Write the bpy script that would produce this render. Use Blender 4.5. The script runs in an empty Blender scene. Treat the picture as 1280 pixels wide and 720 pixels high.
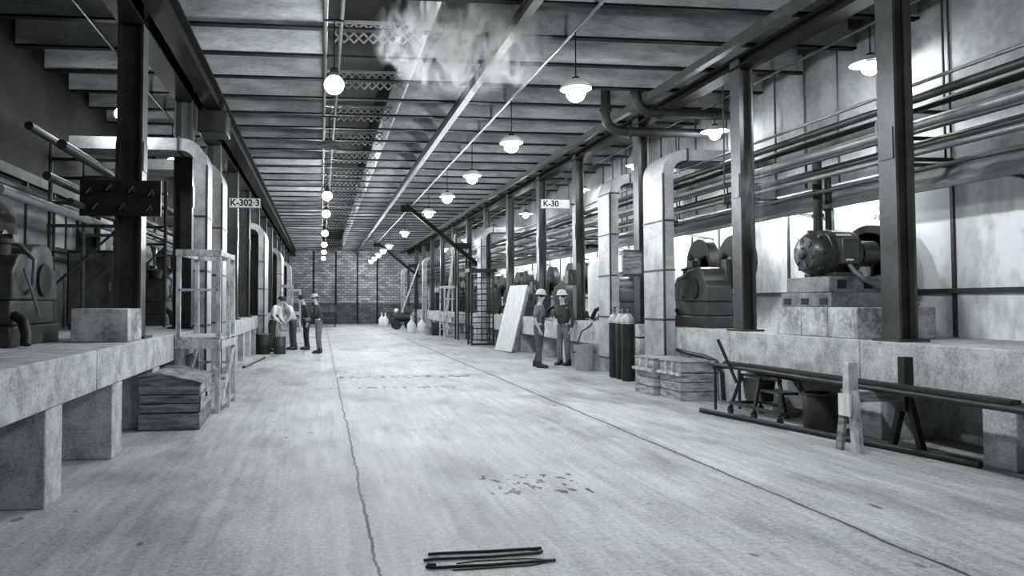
import bpy, math, random
from mathutils import Vector, Matrix
R_ = random.Random(7)
C = bpy.context.scene.collection
SC = bpy.context.scene
PI = math.pi

# ------------------------------------------------------------------ camera, world, exposure
cam = bpy.data.cameras.new('camera'); camo = bpy.data.objects.new('camera', cam); C.objects.link(camo)
F_PX = 930.0; CX = 500.0; CY = 345.0
cam.sensor_fit = 'HORIZONTAL'; cam.sensor_width = 36.0
cam.lens = F_PX / 1280 * 36.0
cam.shift_x = (640 - CX) / 1280; cam.shift_y = (CY - 360) / 1280
cam.clip_end = 200
camo.location = (0, 0, 1.5)
camo.rotation_euler = (PI/2 + math.radians(2.082), 0, -math.radians(6.076))
SC.camera = camo
w = bpy.data.worlds.new('world'); SC.world = w; w.use_nodes = True
w.node_tree.nodes['Background'].inputs[0].default_value = (.86, .93, 1, 1)
w.node_tree.nodes['Background'].inputs[1].default_value = 1.0
SC.view_settings.view_transform = 'Standard'
try: SC.view_settings.look = 'None'
except Exception: pass
SC.view_settings.gamma = 1.0
SC.view_settings.use_curve_mapping = False
SC.view_settings.exposure = 0.0
LAMP_L = 470.0        # radiance of the hall lamps
AISLE_L = 260.0       # radiance of the aisle lamps

# ------------------------------------------------------------------ materials
def g(v): return (v*.955, v*.985, v*1.0, 1)
MATS = {}
def mat(name, lo, hi, scale=3, rough=.7, metal=0, stretch=(1,1,1), bump=.15, contrast=(.35,.65), fine=0.25, spec=.4):
    if name in MATS: return MATS[name]
    m = bpy.data.materials.new(name); m.use_nodes = True; MATS[name] = m
    nt = m.node_tree; N = nt.nodes; L = nt.links
    b = N['Principled BSDF']; b.inputs['Roughness'].default_value = rough; b.inputs['Metallic'].default_value = metal
    b.inputs['Specular IOR Level'].default_value = spec
    tc = N.new('ShaderNodeTexCoord'); oi = N.new('ShaderNodeObjectInfo')
    ad = N.new('ShaderNodeVectorMath'); ad.operation = 'ADD'
    ml = N.new('ShaderNodeMath'); ml.operation = 'MULTIPLY'; ml.inputs[1].default_value = 37.0
    L.new(oi.outputs['Random'], ml.inputs[0]); L.new(tc.outputs['Object'], ad.inputs[0]); L.new(ml.outputs[0], ad.inputs[1])
    mp = N.new('ShaderNodeMapping'); mp.inputs['Scale'].default_value = stretch; L.new(ad.outputs[0], mp.inputs[0])
    n1 = N.new('ShaderNodeTexNoise'); n1.inputs['Scale'].default_value = scale; n1.inputs['Detail'].default_value = 8; n1.inputs['Roughness'].default_value = .62
    n2 = N.new('ShaderNodeTexNoise'); n2.inputs['Scale'].default_value = scale*9; n2.inputs['Detail'].default_value = 4
    L.new(mp.outputs[0], n1.inputs[0]); L.new(mp.outputs[0], n2.inputs[0])
    mx = N.new('ShaderNodeMix'); mx.data_type = 'FLOAT'; mx.inputs[0].default_value = fine
    L.new(n1.outputs[0], mx.inputs[2]); L.new(n2.outputs[0], mx.inputs[3])
    cr = N.new('ShaderNodeValToRGB'); cr.color_ramp.elements[0].position = contrast[0]; cr.color_ramp.elements[1].position = contrast[1]
    cr.color_ramp.elements[0].color = g(lo); cr.color_ramp.elements[1].color = g(hi)
    L.new(mx.outputs[0], cr.inputs[0]); L.new(cr.outputs[0], b.inputs['Base Color'])
    if bump:
        bp = N.new('ShaderNodeBump'); bp.inputs['Strength'].default_value = bump; bp.inputs['Distance'].default_value = .01
        L.new(mx.outputs[0], bp.inputs['Height']); L.new(bp.outputs[0], b.inputs['Normal'])
    return m
def emit(name, strength):
    m = bpy.data.materials.new(name); m.use_nodes = True
    b = m.node_tree.nodes['Principled BSDF']; b.inputs['Base Color'].default_value = (.9,.9,.9,1)
    b.inputs['Emission Color'].default_value = (.93,.98,1,1); b.inputs['Emission Strength'].default_value = strength
    return m
M_conc = mat('platform concrete', .24, .56, 4.5, .85, bump=.4, contrast=(.36,.6), fine=.38)
M_block = mat('block concrete', .16, .62, 2.4, .85, bump=.35, contrast=(.4,.62))
M_woodl = mat('weathered wood', .14, .62, 2.6, .8, stretch=(4,4,1.6), contrast=(.34,.6), bump=.3)
M_woodx = mat('weathered planks', .05, .34, 2.0, .8, stretch=(1.4,1.4,11), bump=.35, contrast=(.38,.64))
M_woody = mat('pale planks', .1, .5, 2.0, .8, stretch=(1.6,1.6,8), bump=.3, contrast=(.36,.62))
M_board = mat('pale board', .5, .72, 2, .7, stretch=(6,6,1), bump=.1)
M_white = mat('white paint', .62, .8, 2, .6, bump=.05)
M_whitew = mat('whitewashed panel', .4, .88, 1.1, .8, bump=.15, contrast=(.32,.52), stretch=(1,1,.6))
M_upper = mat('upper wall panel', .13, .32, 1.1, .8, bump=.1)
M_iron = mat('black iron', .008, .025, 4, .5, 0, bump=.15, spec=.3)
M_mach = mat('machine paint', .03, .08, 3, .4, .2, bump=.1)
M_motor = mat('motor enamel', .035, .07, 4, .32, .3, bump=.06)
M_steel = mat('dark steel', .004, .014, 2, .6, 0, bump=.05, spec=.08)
M_colm = mat('column steel', .022, .07, 1.5, .38, .1, bump=.05)
M_steell = mat('grey steel', .14, .26, 2, .45, .5, bump=.05)
M_duct = mat('galvanised sheet', .2, .5, 2.2, .5, .15, bump=.06, contrast=(.34,.66))
M_strap = mat('strap iron', .03, .07, 6, .5, .3)
M_pipe = mat('pipe steel', .02, .05, 3, .45, .3)
M_pipel = mat('lagged pipe', .25, .45, 3, .7)
M_joist = mat('roof joist', .2, .52, 1.4, .75, stretch=(.9,3,3), contrast=(.34,.66), spec=.15, bump=.1)
M_deck = mat('roof planks', .04, .14, 1.6, .8, stretch=(1,8,1), bump=.15)
M_galv = mat('dull zinc', .28, .46, 5, .45, .4, bump=.05)
M_skin = mat('skin', .36, .46, 6, .55, bump=.03)
M_shirt = mat('white cotton', .6, .74, 6, .9, bump=.1)
M_dark = mat('dark work cloth', .02, .05, 6, .9, bump=.1)
M_denim = mat('denim', .05, .1, 7, .9, bump=.1)
M_grey = mat('grey work cloth', .1, .2, 6, .9, bump=.1)
M_leather = mat('boot leather', .015, .03, 8, .5)
M_hat = mat('pale hat', .42, .55, 5, .5)
M_hair = mat('dark hair', .01, .03, 12, .8)
M_enam = mat('white enamel', .7, .8, 3, .35, bump=0)
M_bed = mat('oily grey paint', .05, .24, 3, .5, bump=.15, contrast=(.36,.6))
M_ink = mat('black paint', .004, .008, 8, .7, bump=0)
M_glass = mat('milk glass', .7, .8, 2, .2, bump=0)
M_lamp = emit('lit opal globe', LAMP_L)
M_lampa = emit('lit aisle globe', AISLE_L); M_lampl = emit('lit left aisle globe', 170.0)

def floor_material():
    m = bpy.data.materials.new('poured floor'); m.use_nodes = True
    nt = m.node_tree; N = nt.nodes; L = nt.links; b = N['Principled BSDF']
    tc = N.new('ShaderNodeTexCoord'); P = tc.outputs['Object']
    def noise(scale, detail=6, stretch=(1,1,1), rough=.6):
        mp = N.new('ShaderNodeMapping'); mp.inputs['Scale'].default_value = stretch; L.new(P, mp.inputs[0])
        n = N.new('ShaderNodeTexNoise'); n.inputs['Scale'].default_value = scale; n.inputs['Detail'].default_value = detail; n.inputs['Roughness'].default_value = rough
        L.new(mp.outputs[0], n.inputs[0]); return n.outputs[0]
    def math_(op, a, c=None, d=None):
        n = N.new('ShaderNodeMath'); n.operation = op
        for i, v in enumerate((a, c, d)):
            if v is None: continue
            if isinstance(v, (int, float)): n.inputs[i].default_value = v
            else: L.new(v, n.inputs[i])
        return n.outputs[0]
    def ramp(v, a, c, lo=0., hi=1.):
        n = N.new('ShaderNodeMapRange'); L.new(v, n.inputs[0])
        n.inputs[1].default_value = a; n.inputs[2].default_value = c; n.inputs[3].default_value = lo; n.inputs[4].default_value = hi
        return n.outputs[0]
    sx = N.new('ShaderNodeSeparateXYZ'); L.new(P, sx.inputs[0]); X, Y = sx.outputs[0], sx.outputs[1]
    big = noise(.35, 4); mid = noise(1.6, 8, (1.6,.7,1)); fine = noise(28, 6, rough=.75); streak = noise(2.2, 6, (5,.35,1)); grit = noise(160, 2)
    v = math_('ADD', ramp(big, .3, .7, .32, .5), ramp(mid, .3, .7, -.09, .09))
    v = math_('ADD', v, ramp(fine, .25, .75, -.2, .2)); v = math_('ADD', v, ramp(streak, .3, .7, -.09, .09)); v = math_('ADD', v, ramp(grit, .3, .7, -.12, .12))
    # dirt patches
    v = math_('MULTIPLY', v, ramp(noise(.8, 7, (1.4,.6,1)), .5, .7, 1., .5))
    # joints, slightly wandering
    wob = ramp(noise(1.3, 5), 0, 1, -.05, .05); wob2 = ramp(noise(14, 3), 0, 1, -.012, .012)
    Xw = math_('ADD', math_('ADD', X, wob), wob2)
    for x0, hw in ((.325, .011), (3.55, .016)):
        d = math_('ABSOLUTE', math_('SUBTRACT', Xw, x0))
        v = math_('MULTIPLY', v, ramp(d, hw*.5, hw*1.5, .06, 1.))
        v = math_('MULTIPLY', v, ramp(d, 0, .12, .86, 1.))
    Yw = math_('ADD', math_('ADD', Y, wob), wob2)
    for y0 in (15.45, 30.6):
        d = math_('ABSOLUTE', math_('SUBTRACT', Yw, y0)); v = math_('MULTIPLY', v, ramp(d, .01, .05, .55, 1.))
    # oil drips in rows
    def boxm(x0, x1, y0, y1):
        a = math_('MULTIPLY', math_('GREATER_THAN', X, x0), math_('LESS_THAN', X, x1))
        c = math_('MULTIPLY', math_('GREATER_THAN', Y, y0), math_('LESS_THAN', Y, y1))
        return math_('MULTIPLY', a, c)
    dr = noise(9, 3, (1,.55,1), .5)
    for (bx, th, sc) in (((1.34, 2.2, 5.75, 6.42), .575, 11), ((.3, 3.1, 14.9, 15.35), .53, 7), ((-.4, 2.6, 13.1, 13.35), .55, 7)):
        s = ramp(noise(sc, 3, (1.2,.6,1), .5), th, th+.03); s = math_('MULTIPLY', s, boxm(*bx)); v = math_('MULTIPLY', v, ramp(s, 0, .6, 1., .05))
    spk = ramp(noise(6, 1, (1,.6,1), .3), .76, .8); v = math_('MULTIPLY', v, ramp(spk, 0, 1, 1., .35))
    v = math_('MAXIMUM', v, .01)
    cc = N.new('ShaderNodeCombineColor'); L.new(math_('MULTIPLY', v, .955), cc.inputs[0]); L.new(math_('MULTIPLY', v, .985), cc.inputs[1]); L.new(v, cc.inputs[2])
    L.new(cc.outputs[0], b.inputs['Base Color'])
    L.new(ramp(mid, .3, .7, .5, .75), b.inputs['Roughness'])
    bp = N.new('ShaderNodeBump'); bp.inputs['Strength'].default_value = .25; bp.inputs['Distance'].default_value = .01
    L.new(fine, bp.inputs['Height']); L.new(bp.outputs[0], b.inputs['Normal'])
    return m
def brick_material():
    m = bpy.data.materials.new('brickwork'); m.use_nodes = True
    nt = m.node_tree; N = nt.nodes; L = nt.links; b = N['Principled BSDF']; b.inputs['Roughness'].default_value = .9
    tc = N.new('ShaderNodeTexCoord'); sx = N.new('ShaderNodeSeparateXYZ'); L.new(tc.outputs['Object'], sx.inputs[0])
    cb = N.new('ShaderNodeCombineXYZ'); L.new(sx.outputs[0], cb.inputs[0]); L.new(sx.outputs[2], cb.inputs[1])
    br = N.new('ShaderNodeTexBrick'); L.new(cb.outputs[0], br.inputs[0])
    br.inputs['Scale'].default_value = 1.0; br.inputs['Brick Width'].default_value = .42; br.inputs['Row Height'].default_value = .17; br.inputs['Mortar Size'].default_value = .018
    br.inputs['Color1'].default_value = g(.2); br.inputs['Color2'].default_value = g(.5); br.inputs['Mortar'].default_value = g(.1)
    no = N.new('ShaderNodeTexNoise'); no.inputs['Scale'].default_value = .7; no.inputs['Detail'].default_value = 6; L.new(tc.outputs['Object'], no.inputs[0])
    mr = N.new('ShaderNodeMapRange'); mr.inputs[1].default_value = .3; mr.inputs[2].default_value = .7; mr.inputs[3].default_value = .45; mr.inputs[4].default_value = 1.1; L.new(no.outputs[0], mr.inputs[0])
    # darker painted dado below 1.45 m
    st = N.new('ShaderNodeMath'); st.operation = 'GREATER_THAN'; L.new(sx.outputs[2], st.inputs[0]); st.inputs[1].default_value = 1.5
    m2 = N.new('ShaderNodeMapRange'); m2.inputs[3].default_value = .3; m2.inputs[4].default_value = 1; L.new(st.outputs[0], m2.inputs[0])
    mu = N.new('ShaderNodeMath'); mu.operation = 'MULTIPLY'; L.new(mr.outputs[0], mu.inputs[0]); L.new(m2.outputs[0], mu.inputs[1])
    vm = N.new('ShaderNodeVectorMath'); vm.operation = 'SCALE'; L.new(br.outputs[0], vm.inputs[0]); L.new(mu.outputs[0], vm.inputs['Scale'])
    L.new(vm.outputs[0], b.inputs['Base Color'])
    return m
def scatter_volume(name, density, g_, noise=None):
    m = bpy.data.materials.new(name); m.use_nodes = True; nt = m.node_tree; N = nt.nodes; L = nt.links
    N.remove(N['Principled BSDF']); v = N.new('ShaderNodeVolumeScatter'); v.inputs['Density'].default_value = density; v.inputs['Anisotropy'].default_value = g_
    v.inputs['Color'].default_value = (.95,.98,1,1); L.new(v.outputs[0], N['Material Output'].inputs['Volume'])
    if noise:
        tc = N.new('ShaderNodeTexCoord'); mp = N.new('ShaderNodeMapping'); mp.inputs['Scale'].default_value = noise; L.new(tc.outputs['Object'], mp.inputs[0])
        n = N.new('ShaderNodeTexNoise'); n.inputs['Scale'].default_value = 1; n.inputs['Detail'].default_value = 3; n.inputs['Distortion'].default_value = 1.2; L.new(mp.outputs[0], n.inputs[0])
        le = N.new('ShaderNodeVectorMath'); le.operation = 'LENGTH'; L.new(tc.outputs['Object'], le.inputs[0])
        fo = N.new('ShaderNodeMapRange'); fo.inputs[1].default_value = .25; fo.inputs[2].default_value = 1; fo.inputs[3].default_value = 1; fo.inputs[4].default_value = 0; L.new(le.outputs['Value'], fo.inputs[0])
        mr = N.new('ShaderNodeMapRange'); mr.inputs[1].default_value = .5; mr.inputs[2].default_value = .66; mr.inputs[3].default_value = 0; mr.inputs[4].default_value = density; L.new(n.outputs[0], mr.inputs[0])
        mu = N.new('ShaderNodeMath'); mu.operation = 'MULTIPLY'; L.new(mr.outputs[0], mu.inputs[0]); L.new(fo.outputs[0], mu.inputs[1]); L.new(mu.outputs[0], v.inputs['Density'])
    return m
M_floor = floor_material(); M_brick = brick_material()

# ------------------------------------------------------------------ mesh helpers
class MB:
    def __init__(s): s.v = []; s.f = []
    def add(s, vs, fs, mx=None):
        o = len(s.v)
        s.v += [tuple(mx @ Vector(p)) if mx else tuple(p) for p in vs]
        s.f += [tuple(i+o for i in q) for q in fs]; return s
    def box(s, x0, x1, y0, y1, z0, z1, mx=None):
        return s.add([(x0,y0,z0),(x1,y0,z0),(x1,y1,z0),(x0,y1,z0),(x0,y0,z1),(x1,y0,z1),(x1,y1,z1),(x0,y1,z1)],
            [(0,3,2,1),(4,5,6,7),(0,1,5,4),(1,2,6,5),(2,3,7,6),(3,0,4,7)], mx)
    def bar(s, p, q, a, b, up=(0,0,1)):
        p = Vector(p); q = Vector(q); d = (q-p).normalized(); u = Vector(up)
        if abs(d.dot(u)) > .98: u = Vector((0,1,0))
        x = d.cross(u).normalized(); y = x.cross(d)
        vs = [e + x*sx*a/2 + y*sy*b/2 for e in (p, q) for sx, sy in ((-1,-1),(1,-1),(1,1),(-1,1))]
        return s.add(vs, [(0,1,2,3),(7,6,5,4),(0,4,5,1),(1,5,6,2),(2,6,7,3),(3,7,4,0)])
    def cyl(s, p, q, r, n=12, r2=None):
        p = Vector(p); q = Vector(q); r2 = r if r2 is None else r2; d = (q-p).normalized()
        u = Vector((0,0,1)) if abs(d.z) < .9 else Vector((1,0,0)); x = d.cross(u).normalized(); y = d.cross(x)
        vs = [e + (x*math.cos(2*PI*i/n) + y*math.sin(2*PI*i/n))*rr for e, rr in ((p,r),(q,r2)) for i in range(n)]
        fs = [(i,(i+1)%n,n+(i+1)%n,n+i) for i in range(n)] + [tuple(range(n-1,-1,-1)), tuple(range(n,2*n))]
        return s.add(vs, fs)
    def tube(s, pts, r, n=10):
        pts = [Vector(p) for p in pts]; rings = []; x = None
        for i, p in enumerate(pts):
            d = (pts[min(i+1,len(pts)-1)] - pts[max(i-1,0)]).normalized()
            if x is None:
                u = Vector((0,0,1)) if abs(d.z) < .9 else Vector((1,0,0)); x = d.cross(u).normalized()
            else: x = (x - d*x.dot(d)).normalized()
            y = d.cross(x); rings.append([p + (x*math.cos(2*PI*k/n) + y*math.sin(2*PI*k/n))*r for k in range(n)])
        vs = [v for rg in rings for v in rg]
        fs = [(a*n+k, a*n+(k+1)%n, (a+1)*n+(k+1)%n, (a+1)*n+k) for a in range(len(pts)-1) for k in range(n)]
        fs += [tuple(range(n-1,-1,-1)), tuple(range((len(pts)-1)*n, len(pts)*n))]
        return s.add(vs, fs)
    def lathe(s, prof, n=24, mx=None):
        vs = [(r*math.cos(2*PI*k/n), r*math.sin(2*PI*k/n), z) for r, z in prof for k in range(n)]
        fs = [(a*n+k, a*n+(k+1)%n, (a+1)*n+(k+1)%n, (a+1)*n+k) for a in range(len(prof)-1) for k in range(n)]
        if prof[0][0] > 1e-6: fs.append(tuple(range(n-1,-1,-1)))
        if prof[-1][0] > 1e-6: fs.append(tuple(range((len(prof)-1)*n, len(prof)*n)))
        return s.add(vs, fs, mx)
    def prism(s, poly, a, b, axis='Y'):
        n = len(poly)
        def P(u, v, t): return (u,t,v) if axis == 'Y' else ((t,u,v) if axis == 'X' else (u,v,t))
        vs = [P(u,v,a) for u, v in poly] + [P(u,v,b) for u, v in poly]
        return s.add(vs, [tuple(range(n)), tuple(range(2*n-1,n-1,-1))] + [(i,n+i,n+(i+1)%n,(i+1)%n) for i in range(n)])
    def ball(s, c, r, sc=(1,1,1), n=14, m=8):
        prof = [(max(1e-7, r*math.sin(PI*i/m)), -r*math.cos(PI*i/m)) for i in range(m+1)]
        return s.lathe(prof, n, Matrix.Translation(c) @ Matrix.Diagonal((*sc,1)))
def obj(name, mb, m, parent=None, bevel=0, loc=None):
    me = bpy.data.meshes.new(name); me.from_pydata(mb.v, [], mb.f); me.update(); me.validate()
    import bmesh
    bm = bmesh.new(); bm.from_mesh(me); bmesh.ops.recalc_face_normals(bm, faces=bm.faces); bm.to_mesh(me); bm.free()
    me.polygons.foreach_set('use_smooth', [True]*len(me.polygons)); me.set_sharp_from_angle(angle=math.radians(38))
    me.materials.append(m)
    o = bpy.data.objects.new(name, me); C.objects.link(o)
    if parent: o.parent = parent
    if loc: o.location = loc
    if bevel:
        b = o.modifiers.new('bevel', 'BEVEL'); b.width = bevel; b.segments = 2; b.limit_method = 'ANGLE'
    return o
def tag(o, label, cat, group=None):
    o['label'] = label; o['category'] = cat
    if group: o['group'] = group
    return o
def thing(name, label, cat, loc=(0,0,0), rz=0, group=None):
    o = bpy.data.objects.new(name, None); C.objects.link(o); o.empty_display_size = .1
    o.location = loc; o.rotation_euler = (0,0,rz); return tag(o, label, cat, group)
def struct(name, mb, m, parent=None, bevel=0):
    o = obj(name, mb, m, parent, bevel)
    if not parent: o['kind'] = 'structure'
    return o
def dup(o, loc, rz, label, group=None, parent=None):
    c = o.copy(); C.objects.link(c)
    if parent: c.parent = parent
    else:
        c.location = loc; c.rotation_euler = (0,0,rz); c['label'] = label
        if group: c['group'] = group
    for ch in list(o.children): dup(ch, None, 0, None, None, c)
    return c
ORD = 'first second third fourth fifth sixth seventh eighth ninth tenth eleventh twelfth thirteenth fourteenth fifteenth sixteenth'.split()
def arc(cx, cy, r, a0, a1, n): return [(cx + r*math.cos(math.radians(a0+(a1-a0)*i/n)), cy + r*math.sin(math.radians(a0+(a1-a0)*i/n))) for i in range(n+1)]
def text(parent, name, body, size, loc, rot, m, extrude=.002, offset=.0):
    cu = bpy.data.curves.new(name, 'FONT'); cu.body = body; cu.size = size; cu.extrude = extrude; cu.offset = offset
    cu.align_x = 'CENTER'; cu.align_y = 'CENTER'; cu.materials.append(m)
    o = bpy.data.objects.new(name, cu); C.objects.link(o); o.location = loc; o.rotation_euler = rot
    bpy.context.view_layer.update()
    me = bpy.data.meshes.new_from_object(o.evaluated_get(bpy.context.evaluated_depsgraph_get()))
    bpy.data.objects.remove(o); o = bpy.data.objects.new(name, me); C.objects.link(o); o.location = loc; o.rotation_euler = rot
    if parent: o.parent = parent
    return o

# ------------------------------------------------------------------ the shell
XL, XR = -4.4, 7.75             # side walls
YF, YN = 53.6, -3.0
PL, PR = -1.98, 6.10            # platform fronts
PH = 1.08
struct('floor', MB().add([(XL-.3,YN,0),(XR+.3,YN,0),(XR+.3,YF+.3,0),(XL-.3,YF+.3,0)], [(0,1,2,3)]), M_floor)
struct('wall_back', MB().box(XL, XR, YF, YF+.3, 0, 6.3), M_brick)
for i, x in enumerate((-.5, 1.08, 2.62, 4.05)):
    struct('trim_%d' % (i+1), MB().box(x-.05, x+.05, YF-.08, YF, 0, 5.2), M_steel)
# right wall: whitewashed below, grey above, with battens
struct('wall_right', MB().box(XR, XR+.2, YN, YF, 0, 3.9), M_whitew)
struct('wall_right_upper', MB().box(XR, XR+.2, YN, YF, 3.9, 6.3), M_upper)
b = MB()
for k in range(44): b.box(XR-.03, XR, 6.2+k*1.08-.022, 6.2+k*1.08+.022, PH, 3.2)
b.box(XR-.05, XR, YN, YF, 1.62, 1.68); b.box(XR-.06, XR, YN, YF, 3.86, 3.96); b.box(XR-.1, XR, YN, YF, 5.5, 5.66)
struct('trim_5', b, M_strap)
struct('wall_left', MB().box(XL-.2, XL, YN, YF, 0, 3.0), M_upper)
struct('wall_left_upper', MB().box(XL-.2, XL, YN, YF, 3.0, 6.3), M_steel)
b = MB()
for k in range(40): b.box(XL, XL+.04, 7+k*1.15-.03, 7+k*1.15+.03, PH, 3.4)
b.box(XL, XL+.06, YN, YF, 3.3, 3.45); b.box(XL, XL+.05, YN, YF, 2.2, 2.26)
struct('trim_6', b, M_strap)
struct('wall_front', MB().box(XL, XR, YN-.2, YN, 0, 6.3), M_upper)
# roof deck with open louvred slots
SX0, SX1 = .08, 1.45
slots = [(-.62, -.28, 8.6, 11.4), (SX0, SX1, 6, 53.2), (3.0, 3.9, 10.4, 11.6), (4.5, 4.7, 9.8, 11.5)]
def deck():
    b = MB(); xs = sorted({XL-.2, XR+.2} | {s[0] for s in slots} | {s[1] for s in slots}); ys = sorted({YN-.2, YF+.3} | {s[2] for s in slots} | {s[3] for s in slots})
    for i in range(len(xs)-1):
        for j in range(len(ys)-1):
            cx, cy = (xs[i]+xs[i+1])/2, (ys[j]+ys[j+1])/2
            if any(s[0] < cx < s[1] and s[2] < cy < s[3] for s in slots): continue
            b.box(xs[i], xs[i+1], ys[j], ys[j+1], 5.95, 6.05)
    return b
struct('ceiling', deck(), M_deck)
b = MB()
for s in slots[:1] + slots[2:]:
    n = int((s[1]-s[0])/.12)
    for k in range(n): b.box(s[0]+k*.12, s[0]+k*.12+.03, s[2], s[3], 5.93, 6.07)
struct('trim_7', b, M_steel)
# ridge vent over the slot: pale curbs, dark monitor with a louvred near end
struct('trim_8', MB().box(SX1, SX1+.03, 6, 53.2, 5.23, 5.95).box(SX1+.2, SX1+.23, 6, 53.2, 5.6, 5.95), M_board)
struct('trim_9', MB().box(SX0-.03, SX0, 6, 53.2, 5.23, 5.95), M_board)
b = MB().box(SX0-.06, SX0, 6, 53.2, 6.05, 7.0).box(SX1, SX1+.06, 6, 53.2, 6.05, 7.0)
for k in range(12): b.box(SX0, SX1, 6+.3*k*1.0, 6+.3*k+.1, 7.0, 7.03)
b.box(SX0-.06, SX1+.06, 10.6, 53.2, 7.0, 7.06).box(SX0, SX1, 53.1, 53.2, 6.05, 7)
struct('ceiling_monitor', b, M_steel)
b = MB()
for j in range(14):
    y = 8.28 + 2.3*j
    for k in range(9):
        x0 = SX0+.1+.14*k
        for z0 in (5.24, 5.38): b.bar((x0,y,z0),(x0+.14,y,z0+.14),.022,.022); b.bar((x0,y,z0+.14),(x0+.14,y,z0),.022,.022)
    b.box(SX0, SX1, y-.02, y+.02, 5.52, 5.56)
struct('trim_10', b, M_steell)
# transverse roof joists
JB = 5.2
def joist_mesh():
    b = MB()
    for x0, x1 in ((XL, SX0-.03), (SX1+.03, XR)): b.box(x0, x1, -.02, .02, .03, .48)
    return b
j0 = None
for k in range(41):
    y = 6.55 + 1.15*k
    if j0 is None:
        j0 = obj('roof_joist', joist_mesh(), M_joist); fl0 = obj('flange', MB().box(XL, XR, -.055, .055, 0, .03).box(XL, SX0-.03, -.055, .055, .48, .5).box(SX1+.03, XR, -.055, .055, .48, .5), M_steel, j0); c = j0
    else:
        c = j0.copy(); C.objects.link(c); f = fl0.copy(); C.objects.link(f); f.parent = c
    c.location = (0, y, JB); c['kind'] = 'structure'
# purlins carrying the deck above the joists
for i, x in enumerate((-3, -1.2, 2.5, 4.7, 6.9)): struct('roof_beam', MB().box(x-.06, x+.06, 5, YF, 5.68, 5.95), M_joist)

# platforms: concrete deck with a deep lip, set back footing and piers
def platform(side, y0, y1, solid, nm):
    f = PR if side > 0 else PL; bk = XR if side > 0 else XL
    b = MB()
    def bx(a, c, ya, yb, z0, z1): b.box(min(a,c), max(a,c), ya, yb, z0, z1)
    lip = .57 if side > 0 else .72
    n = max(1, round((y1-y0)/2.5)); st_ = (y1-y0)/n
    for k in range(n): bx(f, bk, y0+k*st_, y0+(k+1)*st_-.012, lip, PH)
    bx(f + side*.75, bk, y0, y1, 0, lip)
    for (a, c) in solid: bx(f + side*.01, f + side*.76, a, c, 0, lip)
    return struct(nm, b, M_conc, None, .012)
platform(1, -2.9, 13.3, [(10.2,13.3)] + [(y, y+.34) for y in (-1.2,.6,2.4,4.2,6.0,7.6,9.25)], 'platform_slab_right')
platform(1, 15.75, 53.5, [(y, y+.4) for y in [15.8+2.2*k for k in range(17)]], 'platform_slab_right_beyond')
platform(-1, -2.9, 53.5, [(y, y+.36) for y in [-1.3+1.75*k for k in range(31)]], 'platform_slab_left')

# ------------------------------------------------------------------ steel columns
def i_prof(d, wd, t): return [(-d/2,-wd/2),(-d/2+t,-wd/2),(-d/2+t,-t/2),(d/2-t,-t/2),(d/2-t,-wd/2),(d/2,-wd/2),(d/2,wd/2),(d/2-t,wd/2),(d/2-t,t/2),(-d/2+t,t/2),(-d/2+t,wd/2),(-d/2,wd/2)]
def column(x, y, z0, label, group, d=.31):
    t = thing('steel_column', label, 'column', (x, y, z0), 0, group)
    obj('shaft', MB().prism(i_prof(d, .25, .028), .03, 5.2-z0, 'Z'), M_colm, t)
    obj('base_plate', MB().box(-d/2-.07, d/2+.07, -.2, .2, 0, .03), M_strap, t)
    obj('splice_plate', MB().box(-d/2-.012, -d/2, -.1, .1, 2.0, 2.35).box(d/2, d/2+.012, -.1, .1, 2.0, 2.35), M_colm, t)
    return t
RCOL = [7.55, 10.55, 14.12, 17.75, 20.85, 24.4, 27.9, 31.4, 34.9, 38.4, 41.9, 45.4, 48.9]
LCOL = [9.2, 12.65, 16.08, 19.4, 22.6, 26.1, 29.6, 33.1, 36.6, 40.1, 43.6, 47.1, 50.6]
for i, y in enumerate(RCOL): column(6.32, y, 0 if i == 2 else PH, '%s dark steel column from the camera along the right side platform' % ORD[i], 'columns on the right', .22)
for i, y in enumerate(LCOL): column(-2.27, y, PH, '%s dark steel column from the camera along the left side platform' % ORD[i], 'columns on the left', .3)
struct('girder_beam_right', MB().prism(i_prof(.42,.26,.03), 4.5, 53.5, 'Y').v and MB().box(6.18,6.46,4.5,53.5,5.02,5.05).box(6.3,6.34,4.5,53.5,5.05,5.18).box(6.18,6.46,4.5,53.5,5.16,5.2), M_steel)
b = MB().box(-2.42,-2.12,4,53.5,4.85,4.88).box(-2.29,-2.25,4,53.5,4.88,5.17).box(-2.42,-2.12,4,53.5,5.17,5.2)
struct('girder_beam_left', b, M_steel)
tag(obj('eave_beam', MB().bar((5.75,4.5,5.13),(5.75,53.4,5.13),.12,.12), M_strap), 'pale longitudinal steel beam under the joists, just inside the right columns', 'beam')
tag(obj('crane_rail_beam', MB().box(-1.98,-1.74,4.5,53.4,4.84,4.87).box(-1.88,-1.84,4.5,53.4,4.87,5.16).box(-1.98,-1.74,4.5,53.4,5.16,5.195), M_steel), 'dark longitudinal rail beam under the joists beside the left columns', 'beam')
tag(obj('monorail_beam', MB().box(2.45,2.57,4.5,53.4,5.02,5.04).box(2.497,2.523,4.5,53.4,5.04,5.175).box(2.45,2.57,4.5,53.4,5.175,5.195), M_strap), 'long grey monorail beam running down the middle of the hall ceiling', 'beam')
# trolley box on the left rail beam
t = thing('rail_trolley', 'dark boxy trolley clamped on the left rail beam', 'trolley', (-1.86,13.2,4.84))
obj('carriage', MB().box(-.24,.24,-.3,.3,-.42,-.03), M_iron, t, .02)
for s in (-1,1):
    for q in (-.2,.2): obj('wheel', MB().cyl((s*.1,q,.07),(s*.17,q,.07),.07,14), M_iron, t)
    obj('side_plate', MB().box(s*.16-.01+.0, s*.16+.01, -.28, .28, -.05, .13), M_iron, t)
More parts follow.
